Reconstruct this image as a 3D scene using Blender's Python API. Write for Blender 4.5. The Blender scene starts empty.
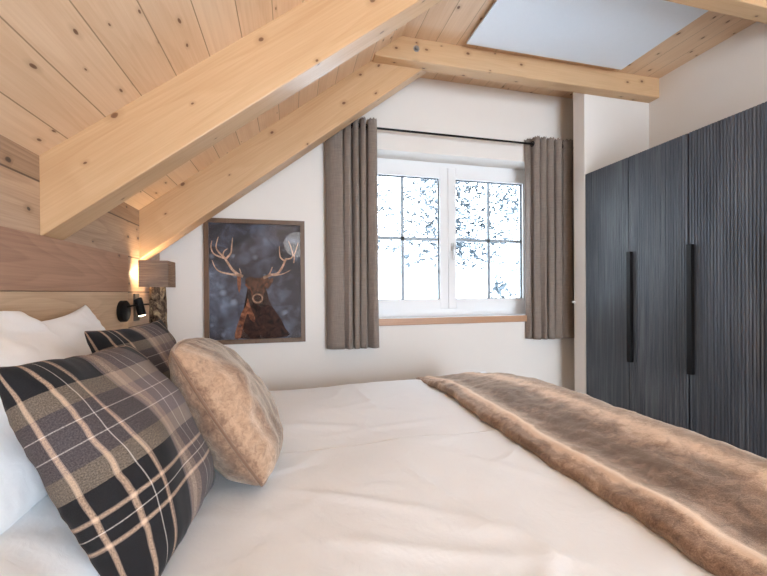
import bpy, bmesh, math, random
from mathutils import Vector, Matrix, noise
random.seed(7)
sc = bpy.context.scene
C = sc.collection
PI = math.pi
H0 = 1.2                       # camera height above the floor; "relative" heights are measured from it

# ------------------------------------------------------------------ object helpers
def link(o, parent=None):
    C.objects.link(o)
    if parent is not None:
        o.parent = parent
    return o

def thing(name, label, cat, loc=(0, 0, 0), rot=None, group=None):
    o = bpy.data.objects.new(name, None)
    o.empty_display_size = 0.1
    o.location = loc
    if rot is not None:
        if isinstance(rot, Matrix):
            o.rotation_euler = rot.to_euler()
        else:
            o.rotation_euler = rot
    C.objects.link(o)
    o['label'] = label
    o['category'] = cat
    if group:
        o['group'] = group
    return o

def tag(o, label, cat, group=None):
    o['label'] = label
    o['category'] = cat
    if group:
        o['group'] = group
    return o

def obj(name, bm, mat, parent=None, smooth=False, loc=None, auto=None):
    me = bpy.data.meshes.new(name)
    bmesh.ops.recalc_face_normals(bm, faces=bm.faces)
    bm.to_mesh(me)
    bm.free()
    mats = mat if isinstance(mat, (list, tuple)) else [mat]
    for m in mats:
        me.materials.append(m)
    if smooth:
        for p in me.polygons:
            p.use_smooth = True
        if auto is not None:
            try:
                me.set_sharp_from_angle(angle=math.radians(auto))
            except Exception:
                pass
    o = bpy.data.objects.new(name, me)
    if loc is not None:
        o.location = loc
    return link(o, parent)

def struct(name, bm, mat, parent=None, **k):
    o = obj(name, bm, mat, parent, **k)
    if parent is None:
        o['kind'] = 'structure'
    return o

def add_box(bm, x0, x1, y0, y1, z0, z1, bev=0.0, seg=2, mi=0):
    vs = [bm.verts.new(p) for p in ((x0, y0, z0), (x1, y0, z0), (x1, y1, z0), (x0, y1, z0),
                                    (x0, y0, z1), (x1, y0, z1), (x1, y1, z1), (x0, y1, z1))]
    fs = []
    for q in ((0, 3, 2, 1), (4, 5, 6, 7), (0, 1, 5, 4), (1, 2, 6, 5), (2, 3, 7, 6), (3, 0, 4, 7)):
        f = bm.faces.new([vs[i] for i in q])
        f.material_index = mi
        fs.append(f)
    if bev > 0:
        es = list({e for f in fs for e in f.edges})
        bmesh.ops.bevel(bm, geom=es, offset=bev, segments=seg, profile=0.5, affect='EDGES')
    return bm

def box(x0, x1, y0, y1, z0, z1, bev=0.0, seg=2):
    return add_box(bmesh.new(), x0, x1, y0, y1, z0, z1, bev, seg)

def add_tube(bm, pts, r, n=12, cap=True, mi=0):
    pts = [Vector(p) for p in pts]
    rings = []
    up = None
    for i, p in enumerate(pts):
        a = pts[max(0, i - 1)]
        b = pts[min(len(pts) - 1, i + 1)]
        t = (b - a).normalized()
        if up is None:
            up = Vector((0, 0, 1)) if abs(t.z) < 0.9 else Vector((1, 0, 0))
        s = t.cross(up).normalized()
        up = s.cross(t).normalized()
        rr = r[i] if isinstance(r, (list, tuple)) else r
        rings.append([bm.verts.new(p + (s * math.cos(2 * PI * k / n) + up * math.sin(2 * PI * k / n)) * rr) for k in range(n)])
    for a, b in zip(rings, rings[1:]):
        for k in range(n):
            f = bm.faces.new((a[k], a[(k + 1) % n], b[(k + 1) % n], b[k]))
            f.material_index = mi
    if cap:
        f = bm.faces.new(rings[0][::-1]); f.material_index = mi
        f = bm.faces.new(rings[-1]); f.material_index = mi
    return bm

def tube(pts, r, n=12, cap=True):
    return add_tube(bmesh.new(), pts, r, n, cap)

def add_ring(bm, c, axis, R, r, n=24, m=8):
    c = Vector(c); ax = Vector(axis).normalized()
    u = ax.orthogonal().normalized(); v = ax.cross(u)
    g = []
    for i in range(n):
        a = 2 * PI * i / n
        d = u * math.cos(a) + v * math.sin(a)
        g.append([bm.verts.new(c + d * (R + r * math.cos(2 * PI * j / m)) + ax * r * math.sin(2 * PI * j / m)) for j in range(m)])
    for i in range(n):
        for j in range(m):
            bm.faces.new((g[i][j], g[(i + 1) % n][j], g[(i + 1) % n][(j + 1) % m], g[i][(j + 1) % m]))
    return bm

def prism(profile, axis, a, b, bev=0.0):
    """profile: list of 2D points; extruded along 'axis' from a to b (other two axes in xyz order)."""
    bm = bmesh.new()
    def P(q, t):
        if axis == 'x': return (t, q[0], q[1])
        if axis == 'y': return (q[0], t, q[1])
        return (q[0], q[1], t)
    A = [bm.verts.new(P(q, a)) for q in profile]
    B = [bm.verts.new(P(q, b)) for q in profile]
    bm.faces.new(A[::-1]); bm.faces.new(B)
    n = len(profile)
    for i in range(n):
        bm.faces.new((A[i], A[(i + 1) % n], B[(i + 1) % n], B[i]))
    if bev > 0:
        bmesh.ops.bevel(bm, geom=list(bm.edges), offset=bev, segments=2, profile=0.5, affect='EDGES')
    return bm

# ------------------------------------------------------------------ material helpers
class NT:
    def __init__(self, name):
        self.m = bpy.data.materials.new(name)
        self.m.use_nodes = True
        self.t = self.m.node_tree
        self.t.nodes.clear()
        self.out = self.t.nodes.new('ShaderNodeOutputMaterial')
    def n(self, typ, **k):
        nd = self.t.nodes.new(typ)
        for a, b in k.items():
            setattr(nd, a, b)
        return nd
    def l(self, a, b):
        self.t.links.new(a, b)
    def put(self, sock, v):
        if hasattr(v, 'is_output') or isinstance(v, bpy.types.NodeSocket):
            self.l(v, sock)
        else:
            sock.default_value = v
    def math(self, op, a, b=0.0, c=None, clamp=False):
        nd = self.n('ShaderNodeMath', operation=op, use_clamp=clamp)
        self.put(nd.inputs[0], a); self.put(nd.inputs[1], b)
        if c is not None: self.put(nd.inputs[2], c)
        return nd.outputs[0]
    def xyz(self, x, y, z):
        nd = self.n('ShaderNodeCombineXYZ')
        for i, v in enumerate((x, y, z)): self.put(nd.inputs[i], v)
        return nd.outputs[0]
    def sep(self, v):
        nd = self.n('ShaderNodeSeparateXYZ'); self.l(v, nd.inputs[0])
        return nd.outputs[0], nd.outputs[1], nd.outputs[2]
    def coord(self, which='Object'):
        return self.n('ShaderNodeTexCoord').outputs[which]
    def noise(self, vec, scale, detail=4, rough=0.55, dist=0.0, out='Fac'):
        nd = self.n('ShaderNodeTexNoise')
        self.l(vec, nd.inputs['Vector'])
        nd.inputs['Scale'].default_value = scale
        nd.inputs['Detail'].default_value = detail
        nd.inputs['Roughness'].default_value = rough
        nd.inputs['Distortion'].default_value = dist
        return nd.outputs[out]
    def ramp(self, fac, stops, interp='LINEAR'):
        nd = self.n('ShaderNodeValToRGB')
        cr = nd.color_ramp
        cr.interpolation = interp
        while len(cr.elements) < len(stops): cr.elements.new(0.5)
        for e, (p, c) in zip(cr.elements, sorted(stops, key=lambda s: s[0])):
            e.position = p
            e.color = (c, c, c, 1) if isinstance(c, (int, float)) else (*c, 1)
        self.put(nd.inputs[0], fac)
        return nd.outputs[0]
    def mix(self, fac, a, b, mode='MIX'):
        nd = self.n('ShaderNodeMix', data_type='RGBA', blend_type=mode)
        self.put(nd.inputs[0], fac)
        for s, v in ((nd.inputs[6], a), (nd.inputs[7], b)):
            if isinstance(v, tuple) and len(v) == 3: v = (*v, 1)
            self.put(s, v)
        return nd.outputs[2]
    def bump(self, h, strength=0.3, dist=0.01, nrm=None):
        nd = self.n('ShaderNodeBump')
        nd.inputs['Strength'].default_value = strength
        nd.inputs['Distance'].default_value = dist
        self.l(h, nd.inputs['Height'])
        if nrm is not None: self.l(nrm, nd.inputs['Normal'])
        return nd.outputs[0]
    def bsdf(self, color, rough=0.6, bump=None, spec=0.5, metal=0.0, sheen=0.0, coat=0.0, sheen_tint=None):
        p = self.n('ShaderNodeBsdfPrincipled')
        if isinstance(color, tuple) and len(color) == 3: color = (*color, 1)
        self.put(p.inputs['Base Color'], color)
        self.put(p.inputs['Roughness'], rough)
        p.inputs['Metallic'].default_value = metal
        p.inputs['Specular IOR Level'].default_value = spec
        p.inputs['Sheen Weight'].default_value = sheen
        if sheen_tint: p.inputs['Sheen Tint'].default_value = (*sheen_tint, 1)
        p.inputs['Coat Weight'].default_value = coat
        if bump is not None: self.l(bump, p.inputs['Normal'])
        self.l(p.outputs[0], self.out.inputs[0])
        return self.m

def flat(name, col, rough=0.6, metal=0.0, spec=0.5):
    t = NT(name)
    v = t.noise(t.coord(), 40, 3)
    c = t.mix(t.math('MULTIPLY', v, 0.18), tuple(col), tuple(x * 0.8 for x in col))
    return t.bsdf(c, rough, metal=metal, spec=spec)

def wood(name, light, dark, axes='xyz', plank=None, off=0.0, seam=0.004, knots=0.62, ring=7.0, vary=0.16,
         rough=0.45, knotcol=(0.16, 0.07, 0.03), grain=1.0, seamcol=0.35, along_seam=None, kscale=1.0):
    """axes: which object axes are (along, across, third)."""
    t = NT(name)
    s = dict(zip('xyz', t.sep(t.coord())))
    al, ac, th = s[axes[0]], s[axes[1]], s[axes[2]]
    tone = 0.5
    if plank:
        q = t.math('DIVIDE', t.math('SUBTRACT', ac, off), plank)
        idx = t.math('FLOOR', q)
        fr = t.math('FRACT', q)
        wn = t.n('ShaderNodeTexWhiteNoise', noise_dimensions='1D')
        t.l(idx, wn.inputs['W'])
        rnd = wn.outputs['Value']
        tone = rnd
        al = t.math('ADD', al, t.math('MULTIPLY', rnd, 37.0))
        ac2 = t.math('ADD', ac, t.math('MULTIPLY', rnd, 11.0))
        th = t.math('ADD', th, t.math('MULTIPLY', rnd, 5.0))
    else:
        ac2 = ac
    # cathedral rings
    v1 = t.xyz(t.math('MULTIPLY', al, 0.55), t.math('MULTIPLY', ac2, 4.2), t.math('MULTIPLY', th, 4.2))
    n1 = t.noise(v1, 1.0, 2, 0.4, 0.3)
    rg = t.math('FRACT', t.math('MULTIPLY', n1, ring * 2))
    rg = t.ramp(rg, [(0, 0.25), (0.6, 0.6), (0.9, 1.0), (1.0, 0.25)])
    # fine fibre
    v2 = t.xyz(t.math('MULTIPLY', al, 3.0), t.math('MULTIPLY', ac2, 120.0), t.math('MULTIPLY', th, 120.0))
    n2 = t.noise(v2, 1.0, 5, 0.6)
    # broad mottling
    v3 = t.xyz(t.math('MULTIPLY', al, 1.1), t.math('MULTIPLY', ac2, 7.0), t.math('MULTIPLY', th, 7.0))
    n3 = t.noise(v3, 1.0, 3, 0.5)
    f = t.math('ADD', t.math('MULTIPLY', rg, 0.30 * grain), t.math('MULTIPLY', t.ramp(n2, [(0.3, 0.0), (0.7, 1.0)]), 0.42 * grain))
    f = t.math('ADD', f, t.math('MULTIPLY', t.math('SUBTRACT', n3, 0.5), 0.9))
    f = t.math('ADD', f, t.math('MULTIPLY', t.math('SUBTRACT', tone, 0.5), 2.0 * vary), clamp=True)
    col = t.mix(f, tuple(light), tuple(dark))
    h = t.math('MULTIPLY', f, -0.5)
    if knots > 0:
        wob = t.noise(t.xyz(al, ac2, th), 14, 2)
        vv = t.xyz(t.math('ADD', t.math('MULTIPLY', al, 5.2 * kscale), t.math('MULTIPLY', wob, 0.10)),
                   t.math('ADD', t.math('MULTIPLY', t.math('ADD', ac2, t.math('MULTIPLY', th, 1.37)), 8.0 * kscale), t.math('MULTIPLY', wob, 0.12)), 0.0)
        vo = t.n('ShaderNodeTexVoronoi', feature='F1', voronoi_dimensions='2D')
        t.l(vv, vo.inputs['Vector']); vo.inputs['Scale'].default_value = 1.0
        sc_ = t.n('ShaderNodeSeparateColor'); t.l(vo.outputs['Color'], sc_.inputs[0])
        gate = t.math('GREATER_THAN', sc_.outputs[0], 1 - knots)
        size = t.math('ADD', t.math('MULTIPLY', sc_.outputs[1], 0.055), 0.028)
        d = t.math('DIVIDE', vo.outputs['Distance'], size)
        core = t.math('MULTIPLY', gate, t.ramp(d, [(0.0, 1.0), (0.72, 0.9), (1.0, 0.0)]))
        halo = t.math('MULTIPLY', gate, t.ramp(t.math('MULTIPLY', d, 0.35), [(0.0, 0.55), (0.5, 0.3), (1.0, 0.0)]))
        col = t.mix(halo, col, tuple(x * 0.72 for x in dark))
        col = t.mix(core, col, tuple(knotcol))
    if plank:
        e = t.math('MINIMUM', fr, t.math('SUBTRACT', 1.0, fr))
        e = t.math('MULTIPLY', e, plank)
        gap = t.ramp(t.math('DIVIDE', e, seam), [(0.0, 1.0), (0.45, 0.8), (1.0, 0.0)])
        col = t.mix(gap, col, tuple(x * seamcol for x in dark))
        h = t.math('SUBTRACT', h, t.math('MULTIPLY', gap, 3.0))
    return t.bsdf(col, rough, t.bump(h, 0.3, 0.002), spec=0.5)

def plaster(name, col, amp=0.05):
    t = NT(name)
    c = t.coord()
    n1 = t.noise(c, 2.0, 3); n2 = t.noise(c, 160, 4, 0.7)
    cc = t.mix(n1, tuple(col), tuple(x * (1 - amp) for x in col))
    return t.bsdf(cc, 0.92, t.bump(n2, 0.12, 0.002), spec=0.2)

def cloth(name, col, scale=900, rough=0.85, bump=0.15, sheen=0.2, vary=0.1, slub=False):
    t = NT(name)
    s = t.sep(t.coord())
    a = t.noise(t.xyz(t.math('MULTIPLY', s[0], scale * .02), t.math('MULTIPLY', s[1], scale * .02), t.math('MULTIPLY', s[2], scale)), 1.0, 2)
    b = t.noise(t.xyz(t.math('MULTIPLY', s[0], scale), t.math('MULTIPLY', s[1], scale * .6), t.math('MULTIPLY', s[2], scale * .02)), 1.0, 2)
    f = t.math('ADD', t.math('MULTIPLY', a, 0.5), t.math('MULTIPLY', b, 0.5))
    g = t.ramp(f, [(0.3, 1.0), (0.7, 0.0)])
    c = t.mix(g, tuple(x * (1 + vary) for x in col), tuple(x * (1 - vary * 1.6) for x in col))
    return t.bsdf(c, rough, t.bump(f, bump, 0.0015), spec=0.2, sheen=sheen)

SPL, SPD = (0.78, 0.57, 0.385), (0.58, 0.36, 0.20)
M_rafter = wood('rafter spruce', (0.64, 0.43, 0.25), (0.47, 0.27, 0.13), 'xzy', knots=0.5, ring=4.0, grain=0.85, rough=0.36)
M_beam = wood('collar beam spruce', (0.65, 0.44, 0.255), (0.48, 0.275, 0.135), 'xzy', knots=0.5, ring=4.0, grain=0.75)
M_slope = wood('sloped ceiling boards', SPL, SPD, 'yxz', plank=0.122, off=-0.793, seam=0.0022, knots=0.45, ring=5.0, grain=0.8, seamcol=0.55)
M_flat = wood('flat ceiling boards', SPL, SPD, 'yxz', plank=0.155, off=0.85, seam=0.0022, knots=0.42, ring=5.0, grain=0.8, seamcol=0.5)
M_oldwood = wood('weathered wall boards', (0.50, 0.35, 0.24), (0.20, 0.115, 0.068), 'yzx', plank=0.20, off=1.2 + 0.013, seam=0.005, knots=0.5, ring=9.0,
                 vary=0.2, knotcol=(0.05, 0.03, 0.02))
M_head_up = wood('brown oak board', (0.44, 0.25, 0.16), (0.20, 0.10, 0.06), 'yzx', knots=0.18, ring=8, kscale=1.3, knotcol=(0.12, 0.06, 0.035))
M_head_lo = wood('pale oak board', (0.62, 0.44, 0.29), (0.36, 0.23, 0.135), 'yzx', knots=0.15, ring=8, kscale=1.3, knotcol=(0.2, 0.11, 0.06))
M_sill = wood('oak sill', (0.52, 0.30, 0.18), (0.38, 0.20, 0.11), 'xyz', knots=0.1, ring=6)
M_floor = wood('oak floor boards', (0.42, 0.28, 0.17), (0.28, 0.17, 0.09), 'yxz', plank=0.16, seam=0.003, knots=0.3)
M_frame_wood = wood('picture frame wood', (0.17, 0.10, 0.06), (0.08, 0.045, 0.025), 'zxy', knots=0.0, ring=8)
M_night = wood('nightstand oak', (0.42, 0.28, 0.18), (0.28, 0.17, 0.10), 'yxz', knots=0.2)
M_wall = plaster('warm white plaster', (0.82, 0.785, 0.745))
M_upvc = plaster('white window profile', (0.84, 0.85, 0.86), 0.02)
M_black = flat('matte black metal', (0.005, 0.005, 0.0055), 0.55, spec=0.2)
M_muntin = flat('grey blue glazing bar', (0.34, 0.40, 0.46), 0.5)
M_gasket = flat('dark glazing gasket', (0.03, 0.04, 0.055), 0.6)
M_steel = flat('galvanised bolt', (0.35, 0.36, 0.37), 0.35, metal=0.8)
M_white = flat('white plastic', (0.8, 0.8, 0.79), 0.4)
M_curtain = cloth('taupe linen curtain', (0.25, 0.205, 0.175), 700, vary=0.22)
M_sheet = None

def make_sheet(name, col):
    t = NT(name)
    c = t.coord()
    n = t.noise(c, 5.0, 4, 0.6, 0.8)
    n2 = t.noise(c, 22.0, 4, 0.6, 1.0)
    w = t.noise(c, 900, 2)
    h = t.math('ADD', t.math('MULTIPLY', n, 1.0), t.math('MULTIPLY', n2, 0.35))
    h = t.math('ADD', h, t.math('MULTIPLY', w, 0.03))
    cc = t.mix(n, tuple(col), tuple(x * 0.97 for x in col))
    return t.bsdf(cc, 0.85, t.bump(h, 0.25, 0.02), spec=0.15, sheen=0.15)
M_sheet = make_sheet('white cotton bedding', (0.84, 0.87, 0.905))
M_mattress = cloth('mattress ticking', (0.7, 0.7, 0.7))
M_bedbase = cloth('grey bed base fabric', (0.2, 0.19, 0.18))

def wardrobe_mat():
    t = NT('dark fluted wood')
    x, y, z = t.sep(t.coord())
    a = t.noise(t.xyz(t.math('MULTIPLY', x, 20), t.math('MULTIPLY', y, 95), t.math('MULTIPLY', z, 1.6)), 1.0, 5, 0.65)
    b = t.noise(t.xyz(x, t.math('MULTIPLY', y, 6), t.math('MULTIPLY', z, 0.8)), 1.0, 3)
    f = t.math('ADD', t.math('MULTIPLY', a, 0.8), t.math('MULTIPLY', b, 0.3))
    col = t.ramp(f, [(0.35, (0.030, 0.036, 0.047)), (0.55, (0.070, 0.083, 0.105)), (0.75, (0.16, 0.175, 0.20))])
    return t.bsdf(col, 0.42, t.bump(a, 0.25, 0.0015), spec=0.45)
M_ward = wardrobe_mat()
M_wardbody = flat('dark wardrobe body', (0.02, 0.022, 0.027), 0.5)

def fur_mat(name, stripes=None, axis=0, light=(0.66, 0.44, 0.29), mid=(0.36, 0.21, 0.13), dark=(0.15, 0.08, 0.05), coord='Object', seedoff=0.0, half=False, blotch=0.9):
    t = NT(name)
    c = t.coord(coord)
    s = t.sep(c)
    u = s[axis]
    if half: u = t.math('MULTIPLY', t.math('ADD', u, 1.0), 0.5)
    n1 = t.noise(c, 5.0, 4, 0.6, 1.2)
    n2 = t.noise(c, 34.0, 5, 0.7, 0.8)
    n3 = t.noise(c, 320.0, 3, 0.7)
    if stripes:
        uu = t.math('ADD', u, t.math('MULTIPLY', t.math('SUBTRACT', n1, 0.5), 0.05))
        base = t.ramp(uu, stripes)
        f = t.math('ADD', base, t.math('MULTIPLY', t.math('SUBTRACT', n1, 0.5), blotch))
    else:
        f = t.math('ADD', t.math('MULTIPLY', n1, 1.5), -0.25 + seedoff)
    f = t.math('ADD', f, t.math('MULTIPLY', t.math('SUBTRACT', n2, 0.5), 1.1))
    f = t.math('ADD', f, t.math('MULTIPLY', t.math('SUBTRACT', n3, 0.5), 0.8), clamp=True)
    col = t.ramp(f, [(0.05, dark), (0.42, mid), (0.85, light)])
    h = t.math('ADD', t.math('MULTIPLY', n2, 0.6), t.math('MULTIPLY', n3, 0.35))
    return t.bsdf(col, 0.75, t.bump(h, 0.6, 0.006), spec=0.2, sheen=0.6, sheen_tint=(1.0, 0.85, 0.7))

def plaid_mat(name, flip=False):
    """warp (U) and weft (V) stripe sequences, woven half and half; UV runs 0..1 over a cushion face."""
    K = (0.012, 0.012, 0.014); G = (0.12, 0.098, 0.10); O = (0.24, 0.19, 0.145); TN = (0.62, 0.43, 0.30); W = (0.55, 0.5, 0.46)
    PK = (0.34, 0.25, 0.21); MV = (0.17, 0.135, 0.135)
    t = NT(name)
    uv = t.coord('UV')
    u, v, _ = t.sep(uv)
    D = (0.33, 0.24, 0.19)
    us = [(0, TN), (0.006, D), (0.009, K), (0.108, D), (0.113, TN), (0.122, D), (0.127, K), (0.168, W), (0.172, K),
          (0.212, D), (0.217, TN), (0.226, D), (0.231, K), (0.375, MV), (0.385, PK), (0.41, (0.50, 0.38, 0.30)), (0.435, PK), (0.47, MV), (0.52, W), (0.525, MV), (0.58, W), (0.585, MV),
          (0.70, K), (0.80, D), (0.81, TN), (0.82, D), (0.83, K)]
    vs = [(0, K), (0.03, G), (0.10, K), (0.290, D), (0.295, TN), (0.303, D), (0.308, K), (0.342, W), (0.345, K), (0.380, D), (0.385, TN), (0.393, D), (0.398, K), (0.475, O), (0.55, G),
          (0.61, W), (0.614, G), (0.68, W), (0.684, G), (0.74, O), (0.81, K), (0.95, D), (0.96, K)]
    cu = t.ramp(t.math('ABSOLUTE', u), us, 'CONSTANT'); cv = t.ramp(v, vs, 'CONSTANT')
    # twill: alternate warp and weft threads
    tw = t.math('FRACT', t.math('MULTIPLY', t.math('ADD', u, v), 170.0))
    tf = t.ramp(tw, [(0.0, 0.2), (0.45, 0.3), (0.55, 0.7), (1.0, 0.8)])
    nz = t.noise(uv, 190, 3, 0.7)
    tf = t.math('ADD', t.math('MULTIPLY', tf, 0.45), t.math('MULTIPLY', t.ramp(nz, [(0.35, 0.0), (0.65, 1.0)]), 0.55))
    col = t.mix(tf, cu, cv)
    fz = t.noise(uv, 420, 2, 0.7)
    col = t.mix(t.ramp(fz, [(0.45, 0.0), (0.75, 0.10)]), col, (0.32, 0.28, 0.26))
    return t.bsdf(col, 0.95, t.bump(t.math('ADD', tw, nz), 0.25, 0.0012), spec=0.05, sheen=0.06)
M_plaid = plaid_mat('woven tartan wool')

def glass_mat(name, gloss=0.06, tint=(1, 1, 1)):
    t = NT(name)
    tr = t.n('ShaderNodeBsdfTransparent'); tr.inputs[0].default_value = (*tint, 1)
    gl = t.n('ShaderNodeBsdfGlossy'); gl.inputs['Roughness'].default_value = 0.02
    fr = t.n('ShaderNodeFresnel'); fr.inputs[0].default_value = 1.45
    mx = t.n('ShaderNodeMixShader')
    t.l(t.math('MULTIPLY', fr.outputs[0], gloss * 12), mx.inputs[0])
    t.l(tr.outputs[0], mx.inputs[1]); t.l(gl.outputs[0], mx.inputs[2])
    t.l(mx.outputs[0], t.out.inputs[0])
    return t.m
M_glass = glass_mat('window glass', 0.05)

def emit(name, col, s):
    t = NT(name)
    e = t.n('ShaderNodeEmission'); e.inputs[0].default_value = (*col, 1); e.inputs[1].default_value = s
    t.l(e.outputs[0], t.out.inputs[0])
    return t.m

# ------------------------------------------------------------------ room shell
XL, XR = -0.883, 2.985
YW, YN = 2.90, -2.6
SL = 0.765                                            # roof slope
def zs(x):                                            # underside of the sloped ceiling
    return H0 + 0.507 + SL * (x + 0.883)
ZC = H0 + 1.758
XK = (ZC - H0 - 0.507) / SL - 0.883                   # where slope meets flat ceiling

struct('floor', box(XL - 0.2, XR + 0.2, YN - 0.2, YW + 0.3, -0.12, 0.0), M_floor)
struct('wall_left', box(XL - 0.16, XL, YN - 0.1, YW + 0.3, -0.1, H0 + 0.55), M_oldwood)
struct('wall_right', box(XR, XR + 0.16, YN - 0.1, YW + 0.3, -0.1, ZC + 0.1), M_wall)

# window wall with opening
OX0, OX1, OZ0, OZ1 = 0.50, 2.215, H0 - 0.235, H0 + 1.143
bm = bmesh.new()
def wpanel(x0, x1, z0, z1):
    add_box(bm, x0, x1, YW, YW + 0.32, z0, z1)
XLc = XL - 0.02
wpanel(OX0, OX1, -0.1, OZ0); wpanel(OX1, XR + 0.1, -0.1, ZC + 0.06)
wpanel(OX0, OX1, OZ1, ZC + 0.06)
# left panel with sloped top
prof = [(XLc, -0.1), (OX0, -0.1), (OX0, zs(OX0) + 0.06), (XLc, zs(XLc) + 0.06)]
A = [bm.verts.new((x, YW, z)) for x, z in prof]; B = [bm.verts.new((x, YW + 0.32, z)) for x, z in prof]
bm.faces.new(A[::-1]); bm.faces.new(B)
for i in range(4): bm.faces.new((A[i], A[(i + 1) % 4], B[(i + 1) % 4], B[i]))
struct('wall_window', bm, M_wall)

# short return wall (column) beside the wardrobe
bm = box(2.326, XR, 2.55, 2.675, 0.0, H0 + 1.60, 0.004)
add_box(bm, 2.326, XR, 2.571, 2.675, H0 + 1.60, ZC)
struct('wall_return', bm, M_wall)

# near wall behind the camera, with an unseen glazed opening added for fill light
bm = bmesh.new()
NX0, NX1, NZ1 = 0.5, 2.8, 2.3
add_box(bm, XLc, NX0, YN - 0.2, YN, -0.1, 2.3)
add_box(bm, NX1, XR + 0.1, YN - 0.2, YN, -0.1, 2.3)
prof = [(XLc, 2.3), (XR + 0.1, 2.3), (XR + 0.1, ZC + 0.06), (XK, ZC + 0.06), (XLc + 0.75, zs(XLc + 0.75) + 0.06)]
prof = [(x, z) for x, z in prof]
A = [bm.verts.new((x, YN - 0.2, z)) for x, z in prof]; B = [bm.verts.new((x, YN, z)) for x, z in prof]
bm.faces.new(A[::-1]); bm.faces.new(B)
for i in range(5): bm.faces.new((A[i], A[(i + 1) % 5], B[(i + 1) % 5], B[i]))
struct('wall_near', bm, M_wall)

def slab(prof, y0, y1):
    return prism(prof, 'y', y0, y1)
struct('ceiling', slab([(XL - 0.35, zs(XL - 0.35)), (XK, ZC), (XK, ZC + 0.12), (XL - 0.35, zs(XL - 0.35) + 0.14)], YN - 0.15, YW + 0.3), M_slope)
struct('ceiling', box(XK, XR + 0.15, YN - 0.15, YW + 0.3, ZC, ZC + 0.12), M_flat)

# ------------------------------------------------------------------ rafters and collar beams
def rafter(yf, label, x1=1.25):
    ang = math.atan(SL)
    t = thing('rafter', label, 'beam', (XL, yf, H0 + 0.507), (0, -ang, 0), 'sloping roof rafters')
    # local x runs up the slope, local z is perpendicular; top face lies on the boards
    L = (x1 - XL) / math.cos(ang)
    d = 0.295 * math.cos(ang)
    bm = bmesh.new()
    # plumb cut at the wall: the bottom edge starts a little further along
    k = d * math.tan(ang)
    pr = [(0, 0), (L, 0), (L, -d), (-k + 0.0, -d)]
    # with the board rotated by -ang, wall plane x = XL means local x*cos + z*sin = 0
    pr = [(0.001, 0), (L, 0), (L - 0.0, -d), (-d * math.tan(ang) + 0.001, -d)]
    A = [bm.verts.new((x, 0, z)) for x, z in pr]; B = [bm.verts.new((x, 0.133, z)) for x, z in pr]
    bm.faces.new(A); bm.faces.new(B[::-1])
    for i in range(4): bm.faces.new((A[i], A[(i + 1) % 4], B[(i + 1) % 4], B[i]))
    es = [e for e in bm.edges if abs(e.verts[0].co.z + d) < 1e-4 and abs(e.verts[1].co.z + d) < 1e-4 and abs(e.verts[0].co.x - e.verts[1].co.x) > 0.5]
    bmesh.ops.bevel(bm, geom=es, offset=0.004, segments=2, profile=0.5, affect='EDGES')
    obj('beam', bm, M_rafter, t)
    return t
rafter(1.62, 'wide pale spruce rafter crossing the ceiling above the bed, nearer one', 1.6)
rafter(2.54, 'pale spruce rafter running down behind the lamp shade beside the window wall', 0.86)

def collar(y0, label, x0c=True):
    t = thing('collar_beam', label, 'beam', (0.56, y0, H0 + 1.60), None, 'horizontal collar beams')
    zt = 0.158
    xr = XR - 0.001 - 0.56
    # left end: plumb cut, then follows the roof slope
    xt = XK - 0.003 - 0.56
    pr = [(0.008, 0.0), (xr, 0.0), (xr, zt), (xt, zt), (0.008, zt - SL * (xt - 0.008) - 0.004)]
    bm = bmesh.new()
    A = [bm.verts.new((x, 0, z)) for x, z in pr]; B = [bm.verts.new((x, 0.098, z)) for x, z in pr]
    n = len(pr)
    bm.faces.new(A); bm.faces.new(B[::-1])
    for i in range(n): bm.faces.new((A[i], A[(i + 1) % n], B[(i + 1) % n], B[i]))
    es = [e for e in bm.edges if e.verts[0].co.z < 1e-4 and e.verts[1].co.z < 1e-4 and abs(e.verts[0].co.x - e.verts[1].co.x) > 0.5]
    bmesh.ops.bevel(bm, geom=es, offset=0.005, segments=2, profile=0.5, affect='EDGES')
    obj('beam', bm, M_beam, t)
    # bolt head with washer
    b = bmesh.new()
    add_tube(b, [(0.30, 0.0, 0.085), (0.30, -0.004, 0.085)], 0.022, 20)
    add_tube(b, [(0.30, -0.004, 0.085), (0.30, -0.016, 0.085)], 0.013, 6)
    obj('bolt', b, M_steel, t)
    return t
collar(2.459, 'horizontal spruce collar beam with a metal bolt at its left end above the window')
collar(1.535, 'horizontal spruce collar beam in the top right corner over the wardrobe')

# flat white infrared heating panel under the ceiling
t = thing('ceiling_panel', 'large flat white heating panel fixed under the wooden ceiling', 'panel', (1.86, 2.0, ZC))
obj('panel', box(-0.66, 0.66, -0.36, 0.385, -0.036, -0.022, 0.003), flat('satin white panel', (0.78, 0.86, 0.95), 0.4), t)
obj('mounting_frame', add_box(add_box(bmesh.new(), -0.60, 0.60, 0.30, 0.34, -0.022, 0), -0.60, 0.60, -0.30, -0.26, -0.022, 0), M_frame_wood, t)

# ------------------------------------------------------------------ window
YF = 3.075                                            # room-side face of the sashes
win = bpy.data.objects.new('window_1', None); win.location = (1.355, YF, OZ0); C.objects.link(win); win['kind'] = 'structure'
def wbm(f):
    """geometry authored in world coordinates, moved into window space"""
    bmesh.ops.translate(f, verts=f.verts, vec=(-1.355, -YF, -OZ0)); return f
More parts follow.
